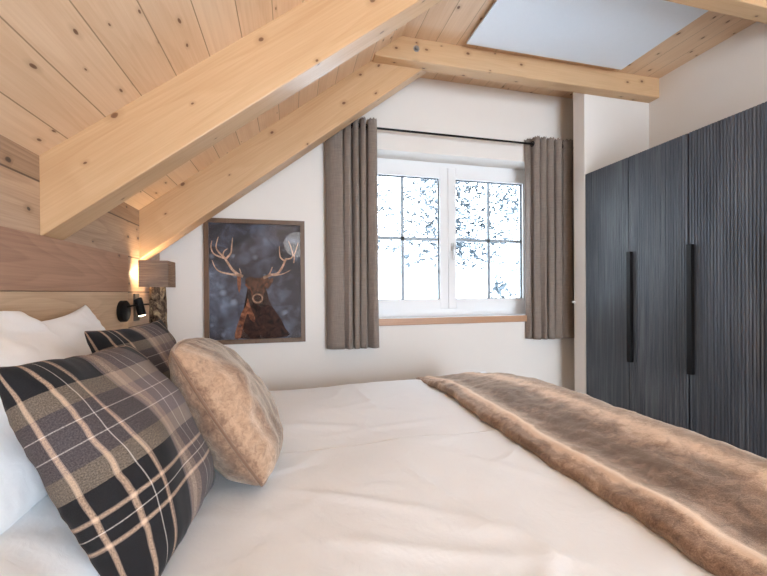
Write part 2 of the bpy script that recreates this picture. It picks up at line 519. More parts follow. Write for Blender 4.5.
# fixed frame
bm = bmesh.new()
fy0, fy1 = YF + 0.012, YF + 0.09
for a in ((OX0 - 0.0, OX0 + 0.055), (OX1 - 0.055, OX1)):
    add_box(bm, a[0], a[1], fy0, fy1, OZ0, OZ1, 0.003)
add_box(bm, OX0 + 0.055, OX1 - 0.055, fy0, fy1, OZ0, OZ0 + 0.10, 0.003)
add_box(bm, OX0 + 0.055, OX1 - 0.055, fy0, fy1, OZ1 - 0.045, OZ1, 0.003)
obj('window_frame', wbm(bm), M_upvc, win)
def sash(x0, x1, handle):
    z0, z1 = H0 - 0.147, H0 + 1.098
    st, sb = 0.075, 0.083
    bm = bmesh.new()
    y0, y1 = YF - 0.012, YF + 0.055
    for zz in ((z0, z0 + sb), (z1 - 0.097, z1)):
        add_box(bm, x0 + st, x1 - st, y0, y1, zz[0], zz[1])
    add_box(bm, x0, x0 + st, y0, y1, z0, z1, 0.004)
    add_box(bm, x1 - st, x1, y0, y1, z0, z1, 0.004)
    s = obj('sash', wbm(bm), M_upvc, win)
    gx0, gx1, gz0, gz1 = x0 + st, x1 - st, z0 + sb, z1 - 0.097
    g = bmesh.new()                                   # dark gasket round the pane
    e = 0.008
    yy0, yy1 = YF + 0.012, YF + 0.03
    add_box(g, gx0, gx0 + e, yy0, yy1, gz0, gz1); add_box(g, gx1 - e, gx1, yy0, yy1, gz0, gz1)
    add_box(g, gx0, gx1, yy0, yy1, gz1 - e, gz1); add_box(g, gx0, gx1, yy0, yy1, gz0, gz0 + 0.004)
    obj('gasket', wbm(g), M_gasket, s)
    obj('window_pane', wbm(box(gx0, gx1, YF + 0.032, YF + 0.036, gz0, gz1)), M_glass, s)
    m = bmesh.new()
    cx = (gx0 + gx1) / 2; cz = H0 + 0.466
    add_box(m, cx - 0.014, cx + 0.014, YF + 0.018, YF + 0.031, gz0, gz1)
    add_box(m, gx0, gx1, YF + 0.018, YF + 0.0305, cz - 0.014, cz + 0.014)
    obj('glazing_bar', wbm(m), M_muntin, s)
    if handle:
        h = bmesh.new()
        hx = x0 + 0.037; hz = H0 + 0.40
        add_box(h, hx - 0.014, hx + 0.014, y0 - 0.010, y0, hz - 0.035, hz + 0.035, 0.004)
        add_tube(h, [(hx, y0 - 0.008, hz), (hx, y0 - 0.045, hz)], 0.009, 12)
        add_box(h, hx - 0.010, hx + 0.010, y0 - 0.055, y0 - 0.040, hz - 0.12, hz + 0.012, 0.005)
        obj('window_handle', wbm(h), flat('silver handle', (0.6, 0.6, 0.6), 0.35, metal=0.4), s)
    return s
sash(0.533, 1.354, False)
sash(1.356, 2.182, True)
obj('window_ledge', wbm(box(OX0, OX1, YW - 0.004, YF + 0.012, OZ0 - 0.004, OZ0 + 0.022, 0.003)), M_upvc, win)
t = tag(obj('window_sill', box(0.40, 2.30, 2.868, YW, OZ0 - 0.030, OZ0 + 0.024, 0.004), M_sill), 'narrow oak sill board under the window', 'window sill')

# glazing of the opening added behind the camera to brighten the room
nd = bpy.data.objects.new('added_fill_window', None); nd.location = (1.3, YN - 0.1, 0); C.objects.link(nd); nd['kind'] = 'structure'
bm = bmesh.new()
for x in (NX0, (NX0 + NX1) / 2 - 0.05, NX1 - 0.1):
    add_box(bm, x - 1.3, x + 0.1 - 1.3, -0.04, 0.04, 0, NZ1)
add_box(bm, NX0 + 0.1 - 1.3, NX1 - 0.1 - 1.3, -0.04, 0.04, 0, 0.1); add_box(bm, NX0 + 0.1 - 1.3, NX1 - 0.1 - 1.3, -0.04, 0.04, NZ1 - 0.1, NZ1)
obj('window_frame', bm, M_upvc, nd)
obj('window_pane', box(NX0 + 0.1 - 1.3, NX1 - 0.1 - 1.3, -0.004, 0.004, 0.1, NZ1 - 0.1), M_glass, nd)

# ------------------------------------------------------------------ curtains and rod
YR, ZR = 2.82, H0 + 1.272
t = thing('curtain_rod', 'thin black metal curtain rod above the window', 'curtain rod', (1.4, YR, ZR))
obj('rod', tube([(-1.02, 0, 0), (1.22, 0, 0)], 0.0085, 14), M_black, t, smooth=True, auto=40)
for x in (-0.98, 1.18):
    b = bmesh.new()
    add_tube(b, [(x, 0.0, 0), (x, YW - YR - 0.004, 0)], 0.006, 10)
    add_tube(b, [(x, YW - YR - 0.006, 0), (x, YW - YR, 0)], 0.022, 16)
    obj('bracket', b, M_black, t)

def curtain(label, prof, ztop, zbot, flare, eyelets):
    """prof: list of (x, y-offset) along the hem, smooth curve through them."""
    x0 = sum(p[0] for p in prof) / len(prof)
    t = thing('curtain', label, 'curtain', (x0, YR, ZR), None, None)
    pts = []
    n = len(prof)
    def cr(p0, p1, p2, p3, s):
        return tuple(0.5 * (2 * b + (c - a) * s + (2 * a - 5 * b + 4 * c - d) * s * s + (-a + 3 * b - 3 * c + d) * s ** 3) for a, b, c, d in zip(p0, p1, p2, p3))
    for i in range(n - 1):
        p = [prof[max(0, i - 1)], prof[i], prof[i + 1], prof[min(n - 1, i + 2)]]
        for k in range(8): pts.append(cr(*p, k / 8))
    pts.append(prof[-1])
    bm = bmesh.new()
    rows = 46
    g = []
    for r in range(rows + 1):
        f = r / rows
        row = []
        for j, (x, y) in enumerate(pts):
            z = ztop + (zbot - ztop) * f
            wob = 0.006 * math.sin(3.1 * f + j * 0.23) * f + 0.010 * (noise.noise(Vector((x * 9, f * 2.2, 3.1)))) * f
            xx = x0 + (x - x0) * (1 + flare * f) + wob
            yy = y * (1.0 - 0.10 * math.sin(f * PI)) + 0.6 * wob
            zz = z + (0.006 * math.sin(j * 0.8) * (1 - f) ** 8)
            row.append(bm.verts.new((xx - x0, yy, zz - ZR)))
        g.append(row)
    for a, b in zip(g, g[1:]):
        for j in range(len(pts) - 1):
            bm.faces.new((a[j], a[j + 1], b[j + 1], b[j]))
    o = obj('fabric', bm, M_curtain, t, smooth=True)
    md = o.modifiers.new('thickness', 'SOLIDIFY'); md.thickness = 0.0025; md.offset = 0
    # stitched hem band
    for ex in eyelets:
        e = add_ring(bmesh.new(), (ex - x0, 0, 0), (1, 0.25, 0), 0.019, 0.0045, 20, 8)
        obj('eyelet', e, M_black, t, smooth=True)
    return t
A_ = 0.040
def lobes(edges, first=None):
    """hem line of a curtain: rounded lobes towards the room with tight dark folds between them"""
    out = list(first or [])
    for a, b in zip(edges, edges[1:]):
        w = b - a
        out += [(a + 0.05 * w, 0.038), (a + 0.09 * w, 0.0), (a + 0.13 * w, -0.022), (a + 0.35 * w, -A_), (a + 0.62 * w, -A_ - 0.004), (a + 0.82 * w, -0.026), (a + 0.89 * w, 0.0), (a + 0.95 * w, 0.03)]
    out.append((edges[-1], 0.038))
    return out
pl = [(0.262, 0.030), (0.30, -0.008), (0.35, -0.024), (0.388, -0.022)] + lobes([0.394, 0.462, 0.518, 0.575, 0.668])[0:]
curtain('taupe linen curtain left of the window, hanging below the rafter', pl, H0 + 1.325, H0 - 0.425, 0.0, (0.46, 0.515, 0.575))
pr_ = lobes([2.035, 2.100, 2.165, 2.245, 2.325, 2.45], [(2.002, 0.066), (2.012, 0.045), (2.020, 0.010)])
curtain('taupe linen curtain between the window and the wall return', pr_, H0 + 1.325, H0 - 0.415, 0.0, (2.035, 2.325, 2.42))

# ------------------------------------------------------------------ wardrobe
XW = 2.3265
t = thing('wardrobe', 'tall dark blue grey fluted wardrobe with long black handles along the right wall', 'wardrobe', (XW, 2.549, 0.0))
WZ = H0 + 0.944
seams = [2.549, 2.148, 1.7376, 1.327, 0.917]
obj('body', box(0.024, XR - XW - 0.001, 0.917 - 2.549, -0.001, 0.0, WZ - 0.001), M_wardbody, t)
def fluted(y0, y1, z0, z1):
    """front panel with vertical ribs, front at local x=0"""
    pitch = 0.0171
    n = max(1, round((y1 - y0) / pitch))
    p = (y1 - y0) / n
    prof = [(0.022, y0)]
    for i in range(n):
        a = y0 + i * p
        prof += [(0.004, a + 0.0001), (0.004, a + p * 0.25), (0.0, a + p * 0.36), (0.0, a + p * 0.88), (0.004, a + p * 0.995)]
    prof += [(0.022, y1)]
    return prism(prof, 'z', z0, z1)
for k in range(4):
    y1, y0 = seams[k] - 2.549 - 0.004, seams[k + 1] - 2.549 + 0.004
    d = obj('door', fluted(y0, y1, 0.06, WZ), M_ward, t)
    if k > 0:
        h = bmesh.new()
        add_box(h, -0.026, 0.0, y1 - 0.030, y1 - 0.001, H0 - 0.503, H0 + 0.272, 0.0015)
        obj('handle', h, M_black, d)
obj('plinth', box(0.05, 0.06, 0.917 - 2.549, -0.001, 0, 0.06), M_wardbody, t)
# white knob on the return wall
t = thing('curtain_hook', 'small round white knob on the edge of the wall return beside the curtain', 'hook', (2.326, 2.655, H0 - 0.093))
obj('knob', tube([(0, 0, 0), (-0.012, 0, 0), (-0.014, 0, 0), (-0.030, 0, 0)], [0.006, 0.006, 0.012, 0.011], 16), M_white, t, smooth=True, auto=40)

# ------------------------------------------------------------------ bed
ZB = H0 - 0.55
t = thing('bed', 'double bed under white duvets with an upholstered base', 'bed', (0.2, 1.32, 0))
obj('bed_base', box(-1.04, 1.02, -0.92, 0.90, 0.05, 0.30, 0.01), M_bedbase, t)
obj('mattress', box(-1.04, 1.00, -0.915, 0.895, 0.301, 0.52, 0.04, 3), M_mattress, t)
for sx in (-0.95, 0.93):
    for sy in (-0.83, 0.83):
        obj('leg', box(sx - 0.03, sx + 0.03, sy - 0.03, sy + 0.03, 0, 0.05), M_frame_wood, t)

def sm(a, b, x):
    if a == b: return 0.0 if x < a else 1.0
    t_ = max(0, min(1, (x - a) / (b - a))); return t_ * t_ * (3 - 2 * t_)
CREASES = [  # (x0,y0,x1,y1,height,width) soft ridges on the duvets
    (-0.10, 1.12, 0.45, 0.80, 0.007, 0.016), (0.45, 0.80, 0.62, 0.52, 0.005, 0.014), (0.0, 2.0, 0.35, 1.55, 0.006, 0.02), (0.35, 2.2, 0.40, 1.62, 0.006, 0.02),
    (-0.05, 1.62, 0.30, 1.50, 0.008, 0.03), (0.30, 1.25, 0.50, 0.62, 0.004, 0.012), (0.0, 0.85, 0.6, 0.62, 0.005, 0.02), (0.05, 1.70, 0.7, 1.95, 0.005, 0.03),
    (-0.1, 1.0, 0.2, 0.62, 0.005, 0.014), (0.5, 1.2, 0.75, 0.9, 0.005, 0.02), (0.1, 1.45, 0.75, 1.52, 0.006, 0.025), (0.55, 1.85, 0.78, 1.50, 0.006, 0.02)]
def seg_d(x, y, s):
    x0, y0, x1, y1 = s[:4]
    dx, dy = x1 - x0, y1 - y0
    t_ = max(0, min(1, ((x - x0) * dx + (y - y0) * dy) / (dx * dx + dy * dy)))
    px, py = x0 + t_ * dx, y0 + t_ * dy
    return math.hypot(x - px, y - py), math.sin(PI * min(1, max(0, t_)) * 0.9 + 0.15)
def duvet_top(x, y):
    """height of the duvet top over the bed, without edges"""
    z = ZB
    z += 0.030 * sm(0.85, 1.22, x)
    z += 0.012 * noise.noise(Vector((x * 2.1, y * 2.3, 1.7)))
    z += 0.006 * noise.noise(Vector((x * 6 + y * 3, y * 5, 4.7)))
    # sharp little wrinkles
    w = noise.noise(Vector((x * 3.2 + 0.8 * y, y * 4.1 - 0.5 * x, 9.3)))
    z += 0.006 * (1 - min(1, abs(w) * 7)) * (0.4 + noise.noise(Vector((x * 3, y * 3, 2.0))))
    for s in CREASES:
        d, e = seg_d(x, y, s)
        if d < s[5] * 3: z += s[4] * e * math.exp(-(d / s[5]) ** 2)
    return z
def duvet(name, label, y0, y1, x0, x1, hang_near, hang_far, lift=0.0):
    bm = bmesh.new()
    def edge(s, L):   # s distance past rounding start -> (dy, dz)
        pass
    R = 0.05
    # parametrise across Y: list of (y, drop)
    ys = []
    def side(yedge, sgn, hang):
        out = []
        if hang > 0:
            for k in range(1, 9):
                a = k / 8 * PI / 2
                out.append((yedge - sgn * R + sgn * R * math.sin(a), -R * (1 - math.cos(a))))
            for k in range(1, 8):
                out.append((yedge + sgn * 0.01 * math.sin(k), -R - hang * k / 7))
        else:
            r = 0.014
            for k in range(1, 7):
                a = k / 6 * PI / 2
                out.append((yedge - sgn * r + sgn * r * math.sin(a), -r * 1.6 * (1 - math.cos(a))))
            out.append((yedge, -0.06))
        return out
    ra = R if hang_near > 0 else 0.014
    rb = R if hang_far > 0 else 0.014
    n = int((y1 - rb - y0 - ra) / 0.012)
    mid = [(y0 + ra + (y1 - rb - y0 - ra) * i / n, 0.0) for i in range(n + 1)]
    lines = list(reversed(side(y0, -1, hang_near))) + mid + side(y1, 1, hang_far)
    xs = []
    m = int((x1 - R - x0) / 0.012)
    xs = [(x0 + (x1 - R - x0) * i / m, 0.0) for i in range(m + 1)]
    for k in range(1, 9):
        a = k / 8 * PI / 2
        xs.append((x1 - R + R * math.sin(a), -R * (1 - math.cos(a))))
    for k in range(1, 8):
        xs.append((x1, -R - 0.34 * k / 7))
    g = []
    for (y, dy) in lines:
        row = []
        for (x, dx) in xs:
            ww = 1.0 if (dy > -0.045 and dx > -0.045) else 0.0
            z = duvet_top(x, y) + lift * (1 if min(dy, dx) > -0.2 else 0.5) + min(dy, dx) - 0.15 * (max(dy, dx) if (dy < 0 and dx < 0) else 0)
            hx = 0.012 * math.sin(y * 21) * sm(0.05, 0.3, -dx)
            hy = 0.012 * math.sin(x * 19) * sm(0.05, 0.3, -dy)
            row.append(bm.verts.new((x + hx, y + hy, z)))
        g.append(row)
    for a, b in zip(g, g[1:]):
        for j in range(len(xs) - 1):
            bm.faces.new((a[j], a[j + 1], b[j + 1], b[j]))
    cx, cy = (x0 + x1) / 2, (y0 + y1) / 2
    bmesh.ops.translate(bm, verts=bm.verts, vec=(-cx, -cy, -0.52))
    o = obj(name, bm, M_sheet, smooth=True)
    o.location = (cx, cy, 0.52)
    md = o.modifiers.new('thickness', 'SOLIDIFY'); md.thickness = 0.025; md.offset = -1
    return tag(o, label, 'duvet')
YMID = 1.335
duvet('duvet', 'white duvet on the far half of the bed, nearest the window wall', YMID - 0.002, 2.262, -0.80, 1.275, 0, 0.34)
duvet('duvet', 'white duvet on the near half of the bed in front of the cushions', 0.36, YMID + 0.004, -0.80, 1.275, 0.34, 0, 0.004)

# ---- fur throw across the foot of the bed
def throw():
    t = thing('fur_throw', 'long striped brown faux fur throw across the foot of the bed', 'throw', (1.0, 1.3, ZB))
    bm = bmesh.new()
    # cross-section in (x, height above duvet, stripe coordinate)
    sec = []
    def P(x, h): sec.append((x, h))
    x0 = 0.782
    for k in range(0, 9):
        a = -PI / 2 + k / 8 * (PI * 0.85)
        P(x0 + 0.020 - 0.020 * math.cos(a) * 1.0, 0.022 + 0.022 * math.sin(a))
    for k in range(1, 48):
        f = k / 47
        P(x0 + 0.03 + f * 0.41, 0.043 + 0.020 * sm(0.3, 1, f) + 0.010 * math.exp(-((f - 0.10) / 0.06) ** 2) - 0.008 * math.exp(-((f - 0.32) / 0.10) ** 2))
    R = 0.07
    xe = x0 + 0.44
    for k in range(1, 10):
        a = k / 9 * PI / 2
        P(xe + R * math.sin(a), 0.063 - R * (1 - math.cos(a)))
    for k in range(1, 16):
        P(xe + R + 0.008 * math.sin(k * 0.8), 0.063 - R - 0.24 * k / 15)
    # arc length for stripes
    L = [0]
    for a, b in zip(sec, sec[1:]): L.append(L[-1] + math.hypot(b[0] - a[0], b[1] - a[1]))
    Y0, Y1, RY = 0.30, 2.285, 0.05
    ys = []
    for k in range(8, 0, -1):
        ys.append((Y0, -0.05 - 0.20 * k / 8))
    for k in range(6, 0, -1):
        a = k / 6 * PI / 2
        ys.append((Y0 + RY - RY * math.sin(a), -RY * (1 - math.cos(a))))
    n = 190
    for i in range(n + 1): ys.append((Y0 + RY + (Y1 - RY - Y0 - RY) * i / n, 0))
    for k in range(1, 7):
        a = k / 6 * PI / 2
        ys.append((Y1 - RY + RY * math.sin(a), -RY * (1 - math.cos(a))))
    for k in range(1, 6):
        ys.append((Y1, -RY - 0.11 * k / 5))
    uvl = bm.loops.layers.uv.new('UVMap')
    g = []
    for (y, dy) in ys:
        row = []
        sh = 0.010 * noise.noise(Vector((0, y * 3.0, 5))) + 0.004 * math.sin(y * 30) - 0.006 * sm(1.9, 2.25, y)
        for (x, h), l in zip(sec, L):
            edgew = 1 - sm(0.0, 0.12, x - x0)
            xx = x + sh * (0.4 + 0.6 * edgew) + edgew * 0.002 * math.sin(y * 55 + 2 * math.sin(y * 9))
            top = duvet_top(min(x, 1.22), y)
            hang = max(0, -(h - 0.063) - R)
            near = 1 - sm(0.6, 1.9, y)
            add = 0.010 * near * sm(0.85, 1.25, x)
            flat_ = sm(1.95, 2.24, y)
            hh = h * (1 - 0.35 * flat_) - 0.018 * flat_ - 0.03 * sm(1.6, 2.1, y) * sm(0.9, 1.25, x)
            z = top + hh + min(0, dy) + add * (1 if hang <= 0 else 0.6)
            z += 0.007 * noise.noise(Vector((x * 7, y * 5, 0.5))) + 0.0035 * noise.noise(Vector((x * 26, y * 22, 8.5))) + 0.0018 * noise.noise(Vector((x * 90, y * 90, 8.5)))
            v = bm.verts.new((xx - 1.0, y - 1.3, z - ZB))
            row.append((v, l, y))
        g.append(row)
    for a, b in zip(g, g[1:]):
        for j in range(len(sec) - 1):
            q = (a[j], a[j + 1], b[j + 1], b[j])
            f = bm.faces.new([w[0] for w in q])
            for lp, w in zip(f.loops, q):
                lp[uvl].uv = (w[1], w[2])
    S = [(0.0, 0.22), (0.05, 0.36), (0.085, 0.32), (0.110, 0.95), (0.135, 0.92), (0.165, 0.30), (0.21, 0.12), (0.28, 0.05), (0.345, 0.22), (0.39, 0.75), (0.42, 0.80),
         (0.46, 0.28), (0.52, 0.18), (0.66, 0.3), (0.70, 0.8), (0.74, 0.3), (1.0, 0.2)]
    m = fur_mat('striped faux fur', S, 0, coord='UV', light=(0.68, 0.50, 0.37), mid=(0.31, 0.195, 0.135), dark=(0.11, 0.065, 0.045))
    o = obj('fur_face', bm, m, t, smooth=True)
    md = o.modifiers.new('thickness', 'SOLIDIFY'); md.thickness = 0.014; md.offset = -1
throw()

# ------------------------------------------------------------------ pillows and cushions
def frame_axes(yaw, lean, roll):
    """w: along the cushion width, h: up its face, n: out of its face (towards +X when all are 0)"""
    w = Vector((math.sin(yaw), math.cos(yaw), 0)); n = Vector((math.cos(yaw), -math.sin(yaw), 0)); up = Vector((0, 0, 1))
    h = up * math.cos(lean) - n * math.sin(lean); nn = n * math.cos(lean) + up * math.sin(lean)
    w2 = w * math.cos(roll) + h * math.sin(roll); h2 = -w * math.sin(roll) + h * math.cos(roll)
    return w2, h2, nn
def cushion(name, label, cat, c, W, Hh, T, yaw, lean, roll, mat, pinch=0.07, n=44, wr=0.006, seed=0.0, power=0.42, sag=0.15, group=None,
            rnd_=0.0, seam_mat=None, bend=0.0, edgew=0.0, backT=None):
    w, h, nn = frame_axes(math.radians(yaw), math.radians(lean), math.radians(roll))
    R = Matrix((w, h, nn)).transposed()
    t = thing(name, label, cat, (c[0], c[1], H0 + c[2]), R, group)
    bm = bmesh.new()
    uvl = bm.loops.layers.uv.new('UVMap')
    def pos(u, v, side):
        x = W / 2 * u * (1 - pinch * (1 - v * v)) ; y = Hh / 2 * v * (1 - pinch * (1 - u * u))
        q_ = 1 - rnd_ * (u * u * v * v); x *= q_; y *= q_
        e = max(0.0, (1 - u * u) * (1 - v * v))
        th = T / 2 * (e ** power) * (1 - sag * v)
        if side < 0 and backT is not None: th *= backT
        z = side * th
        q = noise.noise(Vector((u * 1.6 + seed, v * 1.6, side * 2.0 + seed)))
        z += side * 0.10 * T * q * min(1, e * 3)
        # puckers near the seam
        ew = math.exp(-((1 - max(abs(u), abs(v))) / 0.16) ** 2)
        run = v if abs(u) > abs(v) else u
        z += side * wr * ew * math.sin(run * 34 + seed * 5 + 3 * math.sin(run * 7 + seed)) * min(1, e * 6)
        z += side * wr * 0.9 * noise.noise(Vector((u * 5 + seed, v * 5, side))) * min(1, e * 4)
        x += edgew * noise.noise(Vector((v * 5, seed, 1.0))) * (abs(u) ** 6) ; y += edgew * noise.noise(Vector((u * 5, seed, 7.0))) * (abs(v) ** 6)
        z += bend * (u * u + 0.6 * v * v) * (-1)
        return (x, y, z)
    def gr(i):
        a = -1 + 2 * i / n
        return math.sin(a * PI / 2) * 0.55 + a * 0.45
    front = {}
    back = {}
    for i in range(n + 1):
        for j in range(n + 1):
            u, v = gr(i), gr(j)
            front[i, j] = bm.verts.new(pos(u, v, 1))
            back[i, j] = front[i, j] if i in (0, n) or j in (0, n) else bm.verts.new(pos(u, v, -1))
    def arcs(fn):
        P_ = [Vector(fn(gr(i))) for i in range(n + 1)]
        L_ = [0.0]
        for a_, b_ in zip(P_, P_[1:]): L_.append(L_[-1] + (b_ - a_).length)
        return [l / L_[-1] for l in L_]
    AU = arcs(lambda a_: pos(a_, 0.0, 1)); AV = arcs(lambda a_: pos(0.0, a_, 1))
    for i in range(n):
        for j in range(n):
            for G, flip in ((front, False), (back, True)):
                ids = [(i, j), (i + 1, j), (i + 1, j + 1), (i, j + 1)]
                if flip: ids = ids[::-1]
                f = bm.faces.new([G[k] for k in ids])
                for lp, k in zip(f.loops, ids):
                    lp[uvl].uv = (AU[k[0]] * (-1 if flip else 1), AV[k[1]])
    o = obj('cover', bm, mat, t, smooth=True)
    md = o.modifiers.new('smooth', 'SUBSURF'); md.levels = 0; md.render_levels = 1
    if seam_mat:
        path = []
        for i in range(n + 1): path.append(pos(gr(i), -1, 1))
        for j in range(1, n + 1): path.append(pos(1, gr(j), 1))
        for i in range(n - 1, -1, -1): path.append(pos(gr(i), 1, 1))
        for j in range(n - 1, -1, -1): path.append(pos(-1, gr(j), 1))
        obj('seam_piping', tube(path, 0.0045, 8), seam_mat, t, smooth=True)
    return t
M_fur = fur_mat('soft brown faux fur', [(0.0, 0.2), (0.40, 0.22), (0.47, 0.34), (0.49, 0.50), (0.505, 0.45), (0.53, 0.74), (0.60, 0.72), (0.66, 0.22), (0.75, 0.10), (1.0, 0.15)], 0, coord='UV', half=True, blotch=0.55,
                light=(0.47, 0.305, 0.20), mid=(0.19, 0.108, 0.07), dark=(0.055, 0.028, 0.019))
PI_ = [
 dict(name='pillow', label='white pillow against the headboard under the black wall light, its corner standing up', c=(-0.70, 1.50, -0.28), W=0.68, Hh=0.52, T=0.16, yaw=0, lean=30, roll=3, seed=1.2, pinch=0.15),
 dict(name='pillow', label='plump white pillow against the headboard at the left edge, behind the plaid cushion', c=(-0.65, 1.02, -0.24), W=0.72, Hh=0.50, T=0.22, yaw=0, lean=40, roll=0, seed=4.4),
 dict(name='pillow', label='white pillow in the bottom left corner under the large plaid cushion', c=(-0.55, 0.62, -0.44), W=0.72, Hh=0.52, T=0.17, yaw=0, lean=58, roll=0, seed=7.9),
]
for d in PI_:
    cushion(**{**dict(cat='pillow', mat=M_sheet, pinch=0.06, wr=0.008, power=0.40), **d})
cushion('plaid_cushion', 'large dark tartan cushion in the foreground, its whole face showing', 'cushion', (-0.35, 0.95, -0.335), 0.44, 0.47, 0.21,
        2, 28, -3, M_plaid, pinch=0.05, wr=0.003, seed=2.3, power=0.40, edgew=0.006)
cushion('plaid_cushion', 'tartan cushion mostly hidden behind the large plaid one, below the bedside lamp', 'cushion', (-0.45, 1.445, -0.30), 0.50, 0.44, 0.16,
        4, 24, 0, M_plaid, pinch=0.08, wr=0.006, seed=5.1, power=0.40)
cushion('fur_cushion', 'brown faux fur cushion leaning on the plaid cushion, facing the foot of the bed', 'cushion', (-0.19, 1.235, -0.34), 0.43, 0.47, 0.22,
        -3, 31, -4, M_fur, pinch=0.01, rnd_=0.11, wr=0.010, seed=8.8, power=0.5, seam_mat=M_fur)

# ------------------------------------------------------------------ headboard
t = thing('headboard', 'long headboard of one brown and one pale oak board behind the pillows', 'headboard', (XL + 0.001, 1.2, 0))
obj('upper_board', box(0.0, 0.022, -1.35, 1.118, H0 + 0.0145, H0 + 0.213, 0.002), M_head_up, t)
obj('lower_board', box(0.0, 0.020, -1.35, 1.116, 0.5, H0 + 0.0125, 0.002), M_head_lo, t)

# ------------------------------------------------------------------ reading light
t = thing('wall_reading_light', 'small black swivel reading spot on a round plate beside the headboard', 'wall light', (XL + 0.002, 2.228, H0 - 0.088))
obj('wall_plate', tube([(0.018, 0, 0), (0.042, 0, 0), (0.045, 0, 0)], [0.056, 0.056, 0.052], 32), M_black, t, smooth=True, auto=40)
obj('arm', tube([(0.040, 0.0, 0.020), (0.056, 0.03, 0.026), (0.062, 0.10, 0.030), (0.080, 0.20, 0.030)], 0.005, 10), M_black, t, smooth=True, auto=40)
hd = tube([(0.057, 0.110, 0.064), (0.058, 0.110, 0.062), (0.072, 0.125, -0.024), (0.0725, 0.1255, -0.028)], [0.018, 0.021, 0.021, 0.018], 20)
hh = obj('lamp_head', hd, M_black, t, smooth=True, auto=40)
obj('lens', tube([(0.0725, 0.1255, -0.0275), (0.0732, 0.1261, -0.0315)], 0.016, 16), emit('warm spot lens', (1.0, 0.86, 0.66), 9.0), hh)
# slim dark bar on the wall beside it
tag(obj('dark_wall_bar', box(XL, XL + 0.012, 2.44, 2.50, H0 - 0.155, H0 + 0.004, 0.002), flat('dark grey bar', (0.09, 0.075, 0.06), 0.6)),
    'narrow upright dark grey bar on the wood wall behind the reading spot', 'wall plate')

# ------------------------------------------------------------------ nightstand and log lamp
t = thing('nightstand', 'low wooden nightstand hidden behind the bed cushions', 'nightstand', (-0.68, 2.56, 0))
obj('cabinet', box(-0.195, 0.15, -0.24, 0.26, 0.08, 0.50, 0.006), M_night, t)
obj('drawer', box(0.1505, 0.166, -0.22, 0.24, 0.28, 0.48, 0.003), M_night, t)
for a in (-0.17, 0.12):
    for b in (-0.21, 0.23): obj('leg', box(a - 0.02, a + 0.02, b - 0.02, b + 0.02, 0, 0.08), M_night, t)

lx, ly = -0.781, 2.525
t = thing('table_lamp', 'bedside lamp with a rough log foot and square grey linen shade', 'table lamp', (lx, ly, 0.50))
def bark():
    bm = bmesh.new()
    rows, n = 60, 40
    g = []
    for r in range(rows + 1):
        z = r / rows * (H0 + 0.075 - 0.50)
        row = []
        for k in range(n):
            a = 2 * PI * k / n
            rr = 0.043 + 0.006 * noise.noise(Vector((math.cos(a) * 3, math.sin(a) * 3, z * 9))) + 0.006 * abs(noise.noise(Vector((math.cos(a) * 9, math.sin(a) * 9, z * 16))))
            row.append(bm.verts.new((rr * math.cos(a), rr * math.sin(a), z)))
        g.append(row)
    for a, b in zip(g, g[1:]):
        for k in range(n): bm.faces.new((a[k], a[(k + 1) % n], b[(k + 1) % n], b[k]))
    bm.faces.new(g[0][::-1]); bm.faces.new(g[-1])
    T = NT('birch bark log')
    x, y, z = T.sep(T.coord())
    v = T.xyz(T.math('MULTIPLY', x, 30), T.math('MULTIPLY', y, 30), T.math('MULTIPLY', z, 22))
    a = T.noise(v, 1.0, 5, 0.7, 0.8)
    c = T.ramp(a, [(0.36, (0.02, 0.014, 0.01)), (0.47, (0.10, 0.065, 0.045)), (0.56, (0.24, 0.18, 0.12)), (0.66, (0.46, 0.34, 0.2))])
    return bm, T.bsdf(c, 0.9, T.bump(a, 0.9, 0.01), spec=0.15)
bmk, mk = bark()
obj('log_base', bmk, mk, t, smooth=True)
# square shade: open top and bottom and open towards the wall
T = NT('grey linen shade')
x, y, z = T.sep(T.coord())
a = T.noise(T.xyz(T.math('MULTIPLY', x, 10), T.math('MULTIPLY', y, 10), T.math('MULTIPLY', z, 330)), 1.0, 3, 0.7)
c = T.ramp(a, [(0.3, (0.17, 0.13, 0.11)), (0.6, (0.31, 0.25, 0.21)), (0.75, (0.45, 0.37, 0.31))])
T.bsdf(c, 0.9, T.bump(a, 0.3, 0.001), spec=0.1)
pb = [n for n in T.t.nodes if n.type == 'BSDF_PRINCIPLED'][0]
tl = T.n('ShaderNodeBsdfTranslucent'); T.l(c, tl.inputs[0])
mx = T.n('ShaderNodeMixShader'); mx.inputs[0].default_value = 0.35
T.l(pb.outputs[0], mx.inputs[1]); T.l(tl.outputs[0], mx.inputs[2]); T.l(mx.outputs[0], T.out.inputs[0])
M_shade = T.m
bm = bmesh.new()
sx, sy, z0, z1, th = 0.078, 0.074, H0 + 0.042 - 0.50, H0 + 0.198 - 0.50, 0.004
for (xa, xb, ya, yb) in ((-sx, sx, -sy, -sy + th), (-sx, sx, sy - th, sy), (sx - th, sx, -sy + th, sy - th)):
    add_box(bm, xa, xb, ya, yb, z0, z1)
obj('lamp_shade', bm, M_shade, t)
b = bmesh.new()
bmesh.ops.create_uvsphere(b, u_segments=16, v_segments=10, radius=0.026)
bmesh.ops.translate(b, verts=b.verts, vec=(-0.03, 0, H0 + 0.125 - 0.50))
obj('bulb', b, emit('warm bulb', (1.0, 0.72, 0.42), 75.0), t, smooth=True)
obj('bulb_socket', tube([(-0.03, 0, H0 + 0.07 - 0.50), (-0.03, 0, H0 + 0.103 - 0.50)], 0.013, 12), M_black, t)

